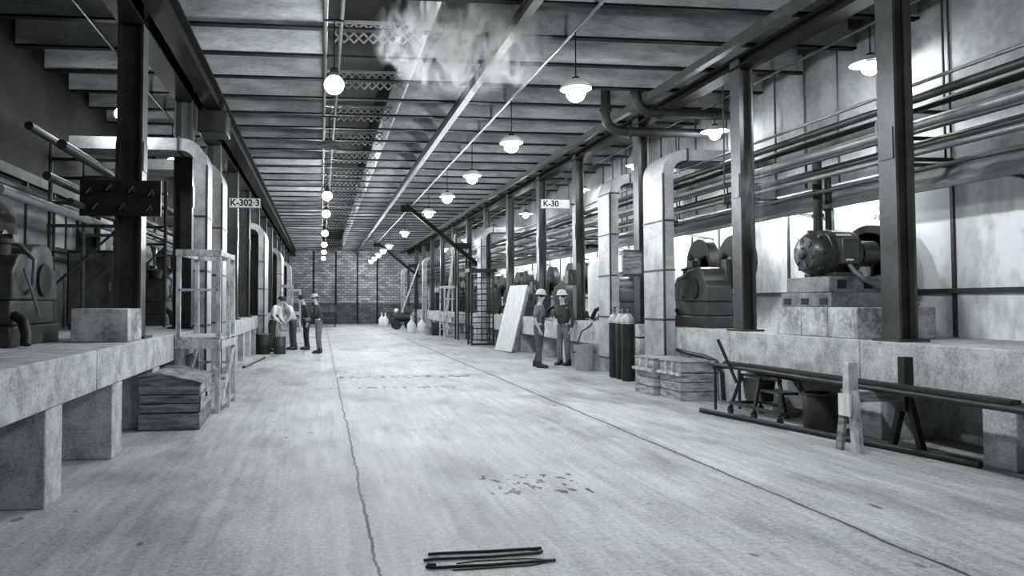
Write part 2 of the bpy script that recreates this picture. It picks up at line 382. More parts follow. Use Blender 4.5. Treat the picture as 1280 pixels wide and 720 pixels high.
# knee braces
for (y, a, c, lab) in ((27.9,(3.2,5.2),(6.03,2.9),'dark knee brace from the ceiling down to the seventh right column'), (45.4,(3.4,5.2),(6.03,3.1),'dark knee brace from the ceiling down to the twelfth right column')):
    t = thing('knee_brace', lab, 'brace', (a[0], y, a[1]))
    dx, dz = c[0]-a[0], c[1]-a[1]
    obj('strut', MB().bar((0,0,0),(dx,0,dz),.14,.2,(0,1,0)), M_steel, t)
    obj('gusset_plate', MB().box(-.2,.2,-.012,.012,-.25,0), M_steel, t)

# two conduits for the left lamp row, one for the right
tag(obj('ceiling_conduit', MB().cyl((.05,5,5.165),(.05,53.5,5.165),.024,8), M_colm), 'pale conduit under the joists, left of the pair over the left lamps', 'conduit')
tag(obj('ceiling_conduit', MB().cyl((.26,5,5.165),(.26,53.5,5.165),.024,8), M_colm), 'pale conduit under the joists, right of the pair over the left lamps', 'conduit')
tag(obj('ceiling_conduit', MB().cyl((3.4,4,5.17),(3.4,53.5,5.17),.025,8), M_steell), 'thin conduit under the joists that carries the right lamp row', 'conduit')
tag(obj('ceiling_conduit', MB().cyl((7.2,4,5.175),(7.2,53.5,5.175),.022,8), M_strap), 'thin dark conduit under the joists over the right machine aisle', 'conduit')
tag(obj('ceiling_conduit', MB().cyl((-3,8,5.175),(-3,53.5,5.175),.022,8), M_strap), 'thin dark conduit under the joists over the left machine aisle', 'conduit')

# ------------------------------------------------------------------ lamps
def lamp(x, y, z, top, label, group, m, r=.125, cap=M_steel, span=0, shade=0):
    t = thing('pendant_lamp', label, 'lamp', (x, y, z), 0, group)
    obj('globe', MB().ball((0,0,0), r, (1,1,.95), 16, 10), m, t)
    obj('socket_cap', MB().lathe([(.02,r+.1),(.05,r+.09),(.065,r+.02),(.07,r-.03)][::-1], 14), cap, t)
    obj('drop_rod', MB().cyl((0,0,r+.09),(0,0,top-z),.009,6), cap, t)
    if shade: obj('shade', MB().lathe([(.05,r+.06),(.12,r+.045),(.2,r*.75),(shade,.055),(shade-.008,.05),(.195,r*.75-.012),(.12,r+.03),(.05,r+.045)], 28), M_enam, t)
    if span: obj('hanger_bar', MB().box(-.13,.12,-.02,.02,top-z-.015,top-z+.005), cap, t)
    return t
RL = [2.65, 6.1, 9.6, 13.0, 16.5, 19.85, 23.3, 30.1, 37.0, 40.5, 43.9, 47.3, 50.6]
first = None
for i, y in enumerate(RL):
    lab = '%s lit globe lamp from the front in the right pendant row' % ORD[i]
    if first is None: first = lamp(3.4, y, 4.32, 5.15, lab, 'right pendant lamps', M_lamp, shade=.21)
    else: dup(first, (3.4,y,4.32), 0, lab, 'right pendant lamps')
first = None
for i, y in enumerate([9.5, 19.5, 23.4, 30.0, 35.9, 41.0, 46.9]):
    lab = '%s lit globe lamp from the front in the left pendant row' % ORD[i]
    if first is None: first = lamp(.16, y, 4.3, 5.145, lab, 'left pendant lamps', M_lamp, span=1)
    else: dup(first, (.16,y,4.3), 0, lab, 'left pendant lamps')
t = thing('dome_reflector', 'unlit metal dome reflector hanging past the nearest left row lamp', 'lamp', (.16,14.5,4.55))
obj('dome', MB().lathe([(.03,.14),(.1,.12),(.2,.05),(.24,0),(.235,-.005),(.19,.04),(.09,.105),(.02,.125)], 24), M_steell, t)
obj('drop_rod', MB().cyl((0,0,.13),(0,0,.6),.011,8).box(-.13,.12,-.02,.02,.58,.6), M_steel, t)
first = None
for i, y in enumerate([9.0, 12.9, 16.3, 20.0, 25.6, 30.5, 36.5, 43.0]):
    lab = '%s lit globe lamp from the front over the right machine aisle' % ORD[i]
    if first is None: first = lamp(7.2, y, 4.6, 5.165, lab, 'right aisle lamps', M_lampa, .1, shade=.25)
    else: dup(first, (7.2,y,4.6), 0, lab, 'right aisle lamps')
first = None
for i, y in enumerate([11.5, 15.35, 23.0, 31.0, 40.0]):
    lab = '%s lit globe lamp from the front over the left machine aisle' % ORD[i]
    if first is None: first = lamp(-3.0, y, 4.35, 5.165, lab, 'left aisle lamps', M_lampl, .1)
    else: dup(first, (-3.0,y,4.35), 0, lab, 'left aisle lamps')

# ------------------------------------------------------------------ ducts
def duct(x, y0, y1, z0, ztop, xend, side, label, group, th=.19, R=.42):
    t = thing('sheet_duct', label, 'duct', (x, (y0+y1)/2, 0), 0, group)
    hw = (y1-y0)/2; L_ = abs(xend-x)
    out = [(0,z0)] + arc(R, ztop-R, R, 180, 90, 10) + [(L_, ztop), (L_, ztop-th)] + arc(R, ztop-R, R-th, 90, 180, 10) + [(th, z0)]
    obj('trunk', MB().prism([(u*side, v) for u, v in out], -hw, hw, 'Y'), M_duct, t)
    z = z0 + .02
    while z < ztop - R:
        a, c = (-.012, th+.012)
        obj('strap', MB().box(min(a*side,c*side), max(a*side,c*side), -hw-.012, hw+.012, z, z+.03), M_strap, t)
        z += .86
    obj('corner_angle', MB().box(min(-.012*side,.02*side), max(-.012*side,.02*side), -hw-.014, -hw+.02, z0, ztop-R), M_strap, t)
    obj('flange', MB().box(min((R+.02)*side,(R+.05)*side), max((R+.02)*side,(R+.05)*side), -hw-.02, hw+.02, ztop-th-.02, ztop+.02), M_strap, t)
    return t
rd = [(5.9,12.3,13.1,.32,4.18,7.6), (5.98,14.9,15.55,.32,4.2,7.6), (5.86,26.85,27.55,.1,4.3,7.5), (5.9,42.5,43.2,.1,4.2,7.5), (5.2,47.6,48.3,.1,3.8,7.5)]
rl = ['nearest tall pale elbowed duct on the right, behind the two crates', 'second tall pale elbowed duct on the right, behind the gas cylinders', 'third elbowed duct on the right, past the dark ladder rack','fourth elbowed duct on the right, well past the pale wooden stand','farthest elbowed duct on the right, towards the brick wall']
for a, lab in zip(rd, rl): duct(*a, 1, lab, 'ducts on the right')
ld = [(-1.79,11.95,12.5,.25,4.1,-3.9), (-1.79,13.75,14.5,.25,4.1,-3.9), (-1.79,24.0,25.75,.2,4.05,-3.9), (-1.79,34.0,36.3,.2,4.0,-3.9), (-1.79,44.2,46.7,.2,3.95,-3.9)]
ll = ['nearest white elbowed duct on the left, rising behind the wooden stand', 'second elbowed duct on the left, just before the hanging sign','third elbowed duct on the left, past the hanging sign','fourth elbowed duct on the left, behind the huddled men','farthest elbowed duct on the left, near the brick wall']
for a, lab in zip(ld, ll): duct(*a, -1, lab, 'ducts on the left')

# ------------------------------------------------------------------ pipes along the aisles
def lpipe(x, z, r, y0, y1, m, label, nm='long_pipe'):
    return tag(obj(nm, MB().cyl((x,y0,z),(x,y1,z),r,10), m), label, 'pipe', 'aisle pipes')
for x, z, r, m, q in ((6.75,3.83,.05,M_pipe,'highest dark pipe nearest the right columns'), (7.05,3.8,.04,M_pipe,'dark pipe second from the right columns, up high'), (7.4,4.05,.04,M_pipe,'dark pipe topmost against the right wall'),
    (6.85,3.55,.065,M_steell,'thick pale lagged pipe'), (7.2,3.62,.05,M_pipe,'dark pipe beside the thick pale lagged pipe'), (6.95,3.33,.06,M_pipe,'dark pipe directly below the lagged pipe'), (6.7,3.2,.035,M_steell,'thin grey pipe below the others'),
    (7.45,3.42,.07,M_pipe,'thick dark pipe close to the right wall'), (6.62,3.95,.02,M_steell,'thin high grey tube nearest the right columns'), (6.66,3.42,.022,M_strap,'thin dark tube nearest the right columns'), (7.3,3.9,.03,M_steell,'thin grey tube near the top'), (6.8,3.02,.025,M_strap,'lowest thin dark tube')): lpipe(x,z,r,5.2,53,m,q+' in the right aisle')
for x, z, r, m, q in ((-2.85,3.25,.06,M_pipe,'upper dark pipe nearest the left columns'), (-3.2,3.45,.05,M_pipe,'topmost dark pipe'), (-3.0,2.9,.05,M_pipe,'middle dark pipe'), (-3.5,2.75,.06,M_pipel,'pale lagged pipe'), (-2.75,2.62,.04,M_pipe,'lowest dark pipe nearest the left columns'), (-4.1,3.05,.07,M_pipe,'thick dark pipe close to the left wall')): lpipe(x,z,r,8.5,53,m,q+' in the left aisle')
t = thing('sloping_canopy', 'long grey sheet canopy on brackets along the right wall under the pipes', 'canopy', (7.7,0,2.75))
obj('sheet', MB().prism([(0,.52),(.0,.49),(-.62,.1),(-.62,.13)], 5.0, 53, 'Y'), M_steell, t)
obj('edge_rail', MB().bar((-.62,5,.1),(-.62,53,.1),.06,.06), M_strap, t)
for k in range(11): obj('bracket', MB().bar((.0,7.0+k*3.45,.0),(-.58,7.0+k*3.45,.1),.04,.04), M_strap, t)
first = None
for i in range(13):  # bulbs added out of view under the canopy to brighten the right wall
    lab = '%s small added bulb from the front tucked up under the sloping canopy' % ORD[i]
    if first is None:
        first = thing('added_canopy_bulb', lab, 'lamp', (7.47,9.9,2.99), 0, 'added canopy bulbs')
        obj('bulb', MB().ball((0,0,0), .05, (1,1,1), 12, 8), emit('lit added bulb', 560.0), first); obj('socket', MB().cyl((0,0,.045),(0,0,.11),.025,10), M_iron, first)
    else: dup(first, (7.47,9.9+1.75*i,2.99), 0, lab, 'added canopy bulbs')
# pipe hanger frames
for i in range(9):
    y = 8.1+i*3.45
    t = thing('pipe_hanger', '%s dark hanger frame from the front holding the right aisle pipes' % ORD[i], 'hanger', (7.05,y,5.2), 0, 'hangers over the right aisle')
    for x in (-.45,.45): obj('rod', MB().cyl((x,0,0),(x,0,-2.1),.012,6), M_strap, t)
    for z in (-1.42,-1.74,-1.99,-2.06): obj('crossbar', MB().box(-.47,.47,-.025,.025,z-.02,z+.02), M_strap, t)
# thin vertical lines down the upper right wall
for i in range(14):
    y = 8.4 + i*.83 + (i%3)*.12
    tag(obj('vertical_conduit', MB().cyl((XR-.05-(i%2)*.12,y,3.3),(XR-.05-(i%2)*.12,y,5.5),.014+.006*(i%2),8), M_strap), '%s thin dark conduit from the front running up the upper right wall' % ORD[i], 'conduit', 'wall conduits')
# two big bent pipes from the roof on the right
for k, (x, dz, yy, lab) in enumerate(((5.3,4.72,13.35,'outer of two big dark bent pipes coming down from the right ceiling'), (5.62,4.91,12.7,'inner of two big dark bent pipes coming down from the right ceiling'))):
    pts = [(x,yy,5.9),(x,yy,dz+.3)] + [(x+.3-.3*math.cos(a), yy, dz+.3-.3*math.sin(a)) for a in [PI/2*i/8 for i in range(1,9)]] + [(7.6,yy,dz)]
    t = thing('bent_pipe', lab, 'pipe', (0,0,0)); obj('pipe_run', MB().tube(pts, .085, 14), M_iron, t)
    obj('collar', MB().cyl((x,yy,dz+.36),(x,yy,dz+.42),.115,14), M_iron, t); obj('collar', MB().cyl((x+.42,yy,dz),(x+.48,yy,dz),.115,14), M_iron, t)

# ------------------------------------------------------------------ machines
def wheel_parts(t, c, r, nm='flywheel'):
    x, y, z = c; R90 = Matrix.Translation(c) @ Matrix.Rotation(PI/2, 4, 'Y')
    f = obj(nm, MB().lathe([(r*.84,-.09),(r,-.09),(r,.09),(r*.84,.09),(r*.84,-.09)], 40, R90), M_iron, t)
    obj('hub', MB().cyl((x-.14,y,z),(x+.14,y,z),r*.2,18), M_steell, f)
    b = MB()
    for k in range(6):
        a = PI/3*k; b.bar((x,y+math.cos(a)*r*.18,z+math.sin(a)*r*.18),(x,y+math.cos(a)*r*.86,z+math.sin(a)*r*.86),.05,.09,(1,0,0))
    obj('spokes', b, M_iron, f)
    obj('rim_ring', MB().lathe([(r*.7,-.03),(r*.76,-.03),(r*.76,.03),(r*.7,.03),(r*.7,-.03)], 40, R90), M_steell, f)
def compressor(loc, label, group, side=1):
    t = thing('compressor', label, 'compressor', loc, 0 if side > 0 else PI, group)
    obj('bed', MB().box(-.32,.45,-.62,.7,0,.2).box(-.28,.2,-.55,.6,.2,.45), M_mach, t, .02)
    obj('crankcase', MB().prism([(-.58,.45),(.62,.45),(.62,.74)] + arc(.4,.74,.16,20,90,4) + [(.2,.9),(.12,.98)] + arc(-.22,.78,.26,70,180,8) + [(-.52,.78),(-.58,.7)], -.3, .14, 'X'), M_mach, t, .02)
    obj('side_cover', MB().cyl((-.33,-.15,.66),(-.29,-.15,.66),.17,20), M_iron, t)
    obj('cylinder_head', MB().lathe([(.12,0),(.12,.12),(.15,.12),(.15,.16),(.1,.18),(.0001,.2)], 18, Matrix.Translation((-.08,.42,.88))), M_iron, t)
    wheel_parts(t, (.33,-.42,1.12), .46); wheel_parts(t, (.33,.72,1.16), .44)
    for y, z in ((-.42,1.12),(.72,1.16)):
        q = obj('bearing_stand', MB().box(.08,.2,y-.08,y+.08,.1,z+.04), M_mach, t, .008); obj('crankshaft', MB().cyl((.1,y,z),(.33,y,z),.05,12), M_steell, q)
    obj('oil_pipe', MB().tube([(-.31,.3,.5),(-.37,.3,.6),(-.36,.25,.85),(-.2,.2,1.0),(-.1,.2,1.02)], .022, 8), M_steell, t)
    obj('valve_lever', MB().cyl((-.36,.5,.75),(-.38,.15,.3),.014,8), M_steell, t)
    obj('drain_pipe', MB().tube([(-.3,.55,.3),(-.4,.62,.25),(-.45,.66,.12),(-.46,.7,.03)], .05, 10), M_iron, t)
    return t
first = None
RC = [12.5, 16.75, 20.4, 23.4, 26.2, 29.7, 33.2, 36.7, 40.2, 43.7]
for i, y in enumerate(RC):
    lab = '%s dark compressor with a spoked flywheel from the front on the right platform' % ORD[i]
    if first is None: first = compressor((6.72,12.4,PH), lab, 'right compressors')
    else: dup(first, (7.0,y,PH), 0, lab, 'right compressors')
fl = None
for i, y in enumerate([8.0, 14.9, 17.9, 21.2, 24.6, 28.0, 31.5, 35, 38.5]):
    dup(first, (-3.2,y,PH), PI, '%s dark compressor from the front on the left platform' % ORD[i], 'left compressors')
# motor on its concrete block
t = thing('machine_plinth', 'pale stained concrete block on the right platform under the electric motor', 'plinth', (6.16,8.0,PH))
for k,(a,c) in enumerate(((0,.5),(.51,1.0),(1.01,1.52))): obj('cast_section', MB().box(0,1.0,a,c,0,.37), M_block, t, .012)
t = thing('electric_motor', 'big round dark electric motor on the concrete block at right', 'motor', (6.2,8.98,PH+.37))
b = MB().box(0,.98,-.5,.5,0,.18).box(.03,.96,-.42,.42,.18,.38)
obj('bed_frame', b, M_bed, t, .012)
for y in (-.36,.0,.36): obj('bed_opening', MB().box(-.008,.0,y-.07,y+.07,.03,.11), M_ink, t)
for x in (.2,.55,.88): obj('bed_opening', MB().box(x-.06,x+.06,-.428,-.42,.23,.34), M_ink, t)
Rm = Matrix.Translation((0,0,.69)) @ Matrix.Rotation(PI/2,4,'Y')
obj('stator', MB().lathe([(.25,.17),(.29,.19),(.3,.22),(.3,.56),(.29,.6),(.25,.62)], 40, Rm), M_motor, t)
eb = obj('end_bell', MB().lathe([(.1,-.02),(.16,0),(.21,.0),(.26,.05),(.285,.12),(.28,.19),(.1,.19)], 40, Rm), M_motor, t)
obj('bearing_cap', MB().lathe([(.0001,-.06),(.06,-.055),(.085,-.02),(.09,.1)], 24, Rm), M_motor, eb)
obj('inner_shade_disc', MB().lathe([(.0001,.1),(.2,.1),(.2,.12),(.0001,.12)], 30, Rm), M_ink, eb)  # black disc paints the shade seen between the spider arms
b = MB()
for k in range(6): a = PI/3*k+.3; b.bar((-.0,.08*math.cos(a),.69+.08*math.sin(a)),(-.0,.19*math.cos(a),.69+.19*math.sin(a)),.05,.035,(1,0,0))
obj('spider_arm', b, M_motor, eb)
for k in range(8):
    a = PI/4*k; obj('lug', MB().cyl((.06,.275*math.cos(a),.69+.275*math.sin(a)),(.13,.275*math.cos(a),.69+.275*math.sin(a)),.024,8), M_motor, eb)
b = MB()
for a in (60,78,96,114): b.box(.3,.5,-.018,.018,.302,.306,Matrix.Translation((0,0,.69)) @ Matrix.Rotation(math.radians(a-90+18),4,'X'))
obj('vent_slot', b, M_white, t)
obj('terminal_box', MB().box(.26,.48,-.37,-.24,.54,.86), M_motor, t, .01)
obj('name_plate', MB().box(.3,.4,-.374,-.37,.58,.6), M_white, t)
obj('motor_foot', MB().box(.2,.58,-.3,.3,.37,.44), M_motor, t, .01)
obj('shaft', MB().cyl((.6,0,.69),(.95,0,.69),.055,16), M_steell, t)
obj('belt_drum', MB().lathe([(.1,0),(.17,0),(.17,.22),(.1,.22)], 28, Matrix.Translation((.72,0,.69)) @ Matrix.Rotation(PI/2,4,'Y')), M_motor, t)
obj('cable_conduit', MB().tube([(.37,-.33,.54),(.39,-.4,.44),(.47,-.46,.34),(.6,-.52,.25),(.9,-.6,.1),(1.05,-.62,.03)], .03, 10), M_steell, t)
t = thing('guarded_flywheel', 'big dark flywheel with a pale guard behind the right edge motor', 'flywheel', (7.42,9.3,PH))
wheel_parts(t, (0,0,.85), .62, 'wheel'); obj('wheel_guard', MB().prism([(-.5,0),(.35,0),(.3,.35),(.0,.7),(-.2,.72),(-.42,.4)], -.18, -.14, 'X'), M_galv, t); obj('stand', MB().box(-.1,.3,-.25,.25,0,.8), M_mach, t, .02)
for i,(x,lab) in enumerate(((6.95,'left of the two dark upright pipes behind the electric motor'),(7.11,'right of the two dark upright pipes behind the electric motor'))):
    t = thing('riser_pipe', lab, 'pipe', (x,9.75,PH)); obj('pipe_run', MB().cyl((0,0,0),(0,0,2.45-i*.2),.06-.015*i,14), M_iron, t); obj('flange', MB().cyl((0,0,1.62+.1*i),(0,0,1.67+.1*i),.078-.015*i,16), M_iron, t); obj('floor_flange', MB().cyl((0,0,0),(0,0,.03),.075,16), M_iron, t)
t = thing('handrail_loop', 'pale bent rail loop high between the right aisle pipes', 'rail', (7.0,8.6,3.35))
obj('rail', MB().tube([(.25,0,.0),(.0,0,.0),(-.05,0,.05),(-.05,0,.42),(0,0,.47),(.25,0,.47)], .02, 8), M_pipel, t)
text(None, 'wall_stencil', 'BOLDED 3\n202 A\nRUN', .13, (XR-.004, 9.55, 2.82), (PI/2, 0, -PI/2), M_ink, .001)
tag(bpy.data.objects['wall_stencil'], 'small black stencilled lines on the white right wall above the motor', 'lettering')

# white round tank
t = thing('receiver_tank', 'pale upright round receiver tank on the right platform past the second duct', 'tank', (7.3,18.75,PH))
obj('shell', MB().lathe([(.2,0),(.34,.08),(.36,.2),(.36,1.35),(.3,1.52),(.16,1.6),(.0001,1.62)], 28), M_white, t)
obj('outlet_pipe', MB().tube([(0,0,1.6),(0,0,1.8),(-.1,0,1.9),(-.35,0,1.92)], .05, 10), M_pipe, t)
obj('valve_wheel', MB().lathe([(.09,-.012),(.11,-.012),(.11,.012),(.09,.012),(.09,-.012)], 16, Matrix.Translation((-.37,0,1.92)) @ Matrix.Rotation(PI/2,4,'Y')), M_iron, t)

# ------------------------------------------------------------------ left near group
t = thing('concrete_footing', 'pale concrete block on the left platform before the nearest column', 'block', (-2.35,8.55,PH))
obj('cast_block', MB().box(-.3,.3,-.3,.3,0,.36), M_block, t, .015)
t = thing('valve_manifold', 'dark valve manifold panel fixed on the nearest left column', 'panel', (-2.2,9.0,2.7))
obj('back_panel', MB().box(-.6,.32,-.02,.03,-.18,.24), M_iron, t)
for k, (x, z) in enumerate(((-.48,.1),(-.25,.14),(.0,.12),(.22,.08),(-.4,-.08),(-.1,-.08),(.2,-.1))):
    h = obj('valve', MB().cyl((x,-.02,z),(x,-.1,z),.03,10), M_iron, t)
    obj('lever', MB().bar((x-.03,-.11,z-.035),(x+.03,-.11,z+.04),.012,.012), M_steell, h)
t = thing('gas_bottle_rack', 'dark steel cabinet in the left aisle under the pale wall panel', 'cabinet', (-3.55,12.4,PH))
obj('body', MB().box(-.4,.4,-.3,.3,.06,1.25), M_iron, t, .015); obj('door', MB().box(-.37,.37,-.32,-.3,.1,1.2), M_mach, t, .008); obj('handle', MB().box(.25,.28,-.35,-.32,.6,.75), M_steell, t)
for q in (-.32,.32): obj('foot', MB().box(q-.05,q+.05,-.28,.28,0,.06), M_iron, t)
for i, y in enumerate((10.2, 11.6, 13.3, 16.4, 19.4, 22.7)):
    t = thing('pipe_stanchion', '%s dark pipe stanchion from the front carrying the left aisle pipes' % ORD[i], 'stanchion', (-3.0,y,PH), 0, 'left aisle stanchions')
    for x in (-.55,.3): obj('post', MB().cyl((x,0,0),(x,0,2.55),.03,8), M_strap, t)
    for z in (1.42,1.72,2.05,2.3): obj('crossbar', MB().box(-.58,.33,-.025,.025,z,z+.04), M_strap, t)
    obj('diagonal', MB().bar((-.55,.03,.6),(.3,.03,1.4),.03,.03), M_strap, t)
t = thing('whitewashed_screen', 'pale panel screen in the left aisle behind the nearest columns', 'screen', (-3.9,15.2,PH))
for k in range(4): obj('panel', MB().box(-.02,.02,-1.6+.8*k,-.82+.8*k,.1,2.0), M_whitew, t)
obj('frame', MB().box(-.03,.03,-1.64,1.62,.0,.1).box(-.03,.03,-1.64,1.62,2.0,2.06).box(-.03,.03,-1.66,-1.6,.1,2.0).box(-.03,.03,1.58,1.64,.1,2.0), M_strap, t)
# wall windows in the left aisle
for k, y in enumerate((13.2, 17.0, 20.5)):
    f = struct('window_%d' % (k+1), MB().box(XL+.045,XL+.09,y-.62,y+.62,2.35,2.42).box(XL+.045,XL+.09,y-.62,y+.62,3.12,3.19).box(XL+.045,XL+.09,y-.62,y-.56,2.42,3.12).box(XL+.045,XL+.09,y+.56,y+.62,2.42,3.12).box(XL+.045,XL+.08,y-.02,y+.02,2.42,3.12), M_strap)
    obj('pane', MB().box(XL+.046,XL+.055,y-.56,y+.56,2.42,3.12), M_glass, f)

def boards(b, x0, x1, y0, y1, z0, z1, n, gap=.012, t=.022):
    h = (z1-z0)/n
    for k in range(n):
        a, c = z0+k*h+gap/2, z0+(k+1)*h-gap/2
        b.box(x0,x1,y0,y0+t,a,c); b.box(x0,x1,y1-t,y1,a,c); b.box(x0,x0+t,y0+t,y1-t,a,c); b.box(x1-t,x1,y0+t,y1-t,a,c)
    b.box(x0+t,x1-t,y0+t,y1-t,z0,z0+.03)
t = thing('plank_crate', 'large weathered plank crate with a sloped lid on the floor at left', 'crate', (-1.42,9.06,0), math.radians(2))
b = MB(); boards(b, -.7, 0, 0, 1.25, 0, .2, 1); obj('lower_box', b, M_woodx, t, .004)
b = MB(); boards(b, -.69, -.012, .01, 1.24, .205, .42, 2); obj('middle_box', b, M_woodx, t, .004)
b = MB().prism([(-.7,.425),(0,.425),(0,.545),(-.46,.655),(-.7,.625)], 0, 1.25, 'Y'); obj('upper_box', b, M_woodx, t, .004)
b = MB().prism([(.02,.54),(.02,.562),(-.46,.68),(-.46,.657)], -.02, 1.28, 'Y').prism([(-.46,.657),(-.46,.68),(-.72,.65),(-.72,.628)], -.02, 1.28, 'Y')
obj('lid', b, M_woodx, t)
obj('hasp', MB().box(.0,.012,.5,.54,.36,.56).box(.0,.03,.49,.55,.34,.39), M_iron, t)
b = MB().box(0,.008,.04,1.2,.43,.53).box(0,.008,.04,1.2,.22,.41); obj('end_board', b, M_woody, t)

# wooden stands
def stand(label, loc, rz, group, m, dark=False, z=2.17):
    t = thing('wooden_stand', label, 'stand', loc, rz, group)
    w_, d_ = .54, 1.25
    for (x, y, lean) in ((0,0,0),(w_,0,0),(0,d_,-.12),(w_,d_,-.12)):
        obj('post', MB().bar((x,y,0),(x,y+lean,z-.0),.06,.05,(0,1,0)), m, t)
    obj('rail', MB().box(-.04,w_+.04,-.04,.03,z-.03,z+.06), m, t, .004)
    obj('rail', MB().box(-.03,w_+.03,d_-.17,d_-.1,z-.03,z+.06), m, t, .004)
    for x in (0,w_): obj('rail', MB().box(x-.03,x+.03,.03,d_-.17,z-.02,z+.05), m, t, .004)
    obj('rail', MB().bar((0,-.01,1.68),(w_,-.01,1.68),.03,.035), m, t)
    obj('deck_board', MB().box(-.03,w_+.03,-.05,d_-.05,1.0,1.04), m, t, .004)
    obj('apron', MB().box(-.03,w_+.03,-.06,-.03,.88,1.0).box(w_+.03,w_+.06,-.03,d_-.06,.88,.98), m, t, .004)
    for x in (0,w_): obj('side_brace', MB().bar((x+.035,.04,.1),(x+.035,d_-.1,.9),.03,.08), m, t)
    obj('brace', MB().bar((.02,-.03,.62),(.2,-.03,.42),.03,.08), m, t); obj('brace', MB().bar((w_-.02,-.03,.62),(w_-.22,-.03,.38),.03,.08), m, t)
    for zz in (.35,.6): obj('rung', MB().bar((0,d_-.02,zz),(w_,d_-.02,zz),.03,.04), m, t)
    obj('rung', MB().bar((w_,.0,.1),(w_,d_,.1),.04,.05), m, t)
    obj('post', MB().bar((w_+.03,.62,0),(w_+.03,.56,z),.05,.045,(0,1,0)), m, t)
    return t
st = stand('tall weathered wooden stand behind the crate at left', (-1.93,10.42,0), math.radians(-3), 'wooden stands', M_woodl)
dup(st, (5.22,31.2,0), 0, 'tall pale wooden stand on the right beside the dark ladder rack', 'wooden stands')
dup(st, (-1.7,29.9,0), 0, 'wooden stand on the far left behind the huddled men', 'wooden stands')
dup(st, (-1.65,39.5,0), 0, 'farthest wooden stand on the left near the brick wall', 'wooden stands')

# ------------------------------------------------------------------ signs
def sign(label, loc, w_, h_, body, size, arm, off):
    t = thing('hanging_sign', label, 'sign', loc)
    obj('board', MB().box(-w_/2,w_/2,-.012,.012,-h_/2,h_/2), M_white, t)
    b = MB()
    for (x0,x1,z0,z1) in ((-w_/2,w_/2,h_/2-.008,h_/2),(-w_/2,w_/2,-h_/2,-h_/2+.008),(-w_/2,-w_/2+.008,-h_/2,h_/2),(w_/2-.008,w_/2,-h_/2,h_/2)): b.box(x0,x1,-.015,-.012,z0,z1)
    obj('border', b, M_ink, t)
    text(t, 'lettering', body, size, (off,-.014,0), (PI/2,0,0), M_ink, .001, .006)
    obj('bracket', MB().box(*arm), M_iron, t)
sign('white sign lettered K-302-3 on the third left column', (-1.6,15.9,3.61), .66, .21, 'K-302·3', .19, (-.58,-.2,.012,.03,-.02,.02), .0)
sign('white sign lettered K-30 on the fourth right column', (5.72,17.68,3.93), .72, .23, 'K-30', .2, (.0,.5,.012,.03,-.02,.02), -.12)

# ------------------------------------------------------------------ right foreground: crates, trestle, cart
def crate(loc, rz, label):
    t = thing('plank_crate', label, 'crate', loc, rz, 'crates against the right platform')
    b = MB(); boards(b, 0, .62, 0, .62, 0, .42, 3); obj('lower_box', b, M_woody, t, .003)
    b = MB(); boards(b, 0, .62, 0, .62, .425, .585, 1); obj('upper_box', b, M_woody, t, .003)
    b = MB()
    for k in range(4): b.box(-.012,.632,-.012+k*.161,.146+k*.161,.587,.607)
    obj('lid', b, M_woody, t)
    obj('cleat', MB().box(-.045,-.001,-.03,.65,.385,.43), M_woodl, t); obj('handle_block', MB().box(.621,.66,.2,.4,.385,.43), M_woodl, t)
    for q in (.2,.42): obj('batten', MB().box(-.02,-.001,q-.03,q+.03,.43,.585), M_woodl, t)
    return t
c1 = crate((5.47,10.9,0), math.radians(3), 'nearer of two plank crates against the right platform')
dup(c1, (5.36,11.6,0), math.radians(3), 'farther of two plank crates against the right platform, before the duct')
t = thing('hose_loop', 'dark bent hose arching out of the recess above the crates', 'hose', (0,0,0))
obj('hose', MB().tube([(6.07,10.75,.0+.03),(6.07,10.78,.45),(6.07,10.95,.6),(6.07,11.3,.66),(6.07,11.68,.67),(6.07,12.2,.7)], .03, 8), M_iron, t)

t = thing('pipe_trestle', 'pale wooden trestle holding the pipe bundle at the right edge', 'trestle', (5.32,7.05,0))
obj('leg', MB().bar((-.02,.12,0),(0,.04,.62),.08,.04,(1,0,0)), M_woodx, t); obj('leg', MB().bar((.04,-.06,0),(.03,-.02,.62),.12,.045,(1,0,0)), M_woodl, t)
obj('upright', MB().box(-.03,.07,-.045,.045,.4,.9), M_woodl, t, .004)
obj('gusset_board', MB().box(-.05,-.03,-.07,.09,.36,.58), M_board, t)
obj('crossbeam', MB().box(.07,.66,-.035,.035,.5,.6), M_woodx, t, .004)
obj('upright', MB().box(.58,.68,-.045,.045,.4,.95), M_iron, t); 
for s in (-1,1): obj('leg', MB().bar((.63,s*.2,0),(.63,s*.03,.55),.06,.06,(1,0,0)), M_iron, t)
for k in range(5):
    x = 5.56+.065*k
    tag(obj('steel_pipe', MB().cyl((x,10.15-.25*(k%3),.632+.002*k),(x+.05,5.2+.3*(k%2),.632),.03,10), M_iron), ['leftmost','second from left','middle','second from right','rightmost'][k]+' dark steel pipe lying along the trestle at right', 'pipe', 'pipes on the trestle')
for k,(x,y0) in enumerate(((5.62,9.9),(5.69,9.4))):
    tag(obj('steel_bar', MB().bar((x,y0,.68),(x+.05,5.6,.68),.035,.035), M_pipe), ['left','right'][k]+' dark steel bar lying on top of the trestle pipes', 'bar', 'pipes on the trestle')
t = thing('end_post', 'thin dark stand under the far end of the trestle pipes', 'stand', (5.7,10.02,0))
for x in (-.16,.2): obj('leg', MB().bar((x,0,0),(x,0,.58),.03,.03), M_pipe, t)
obj('crossbar', MB().box(-.2,.26,-.02,.02,.57,.602), M_pipe, t)
tag(obj('floor_pipe', MB().cyl((5.18,9.75,.035),(5.95,6.2,.035),.034,12), M_iron), 'long dark pipe lying on the floor before the trestle', 'pipe')

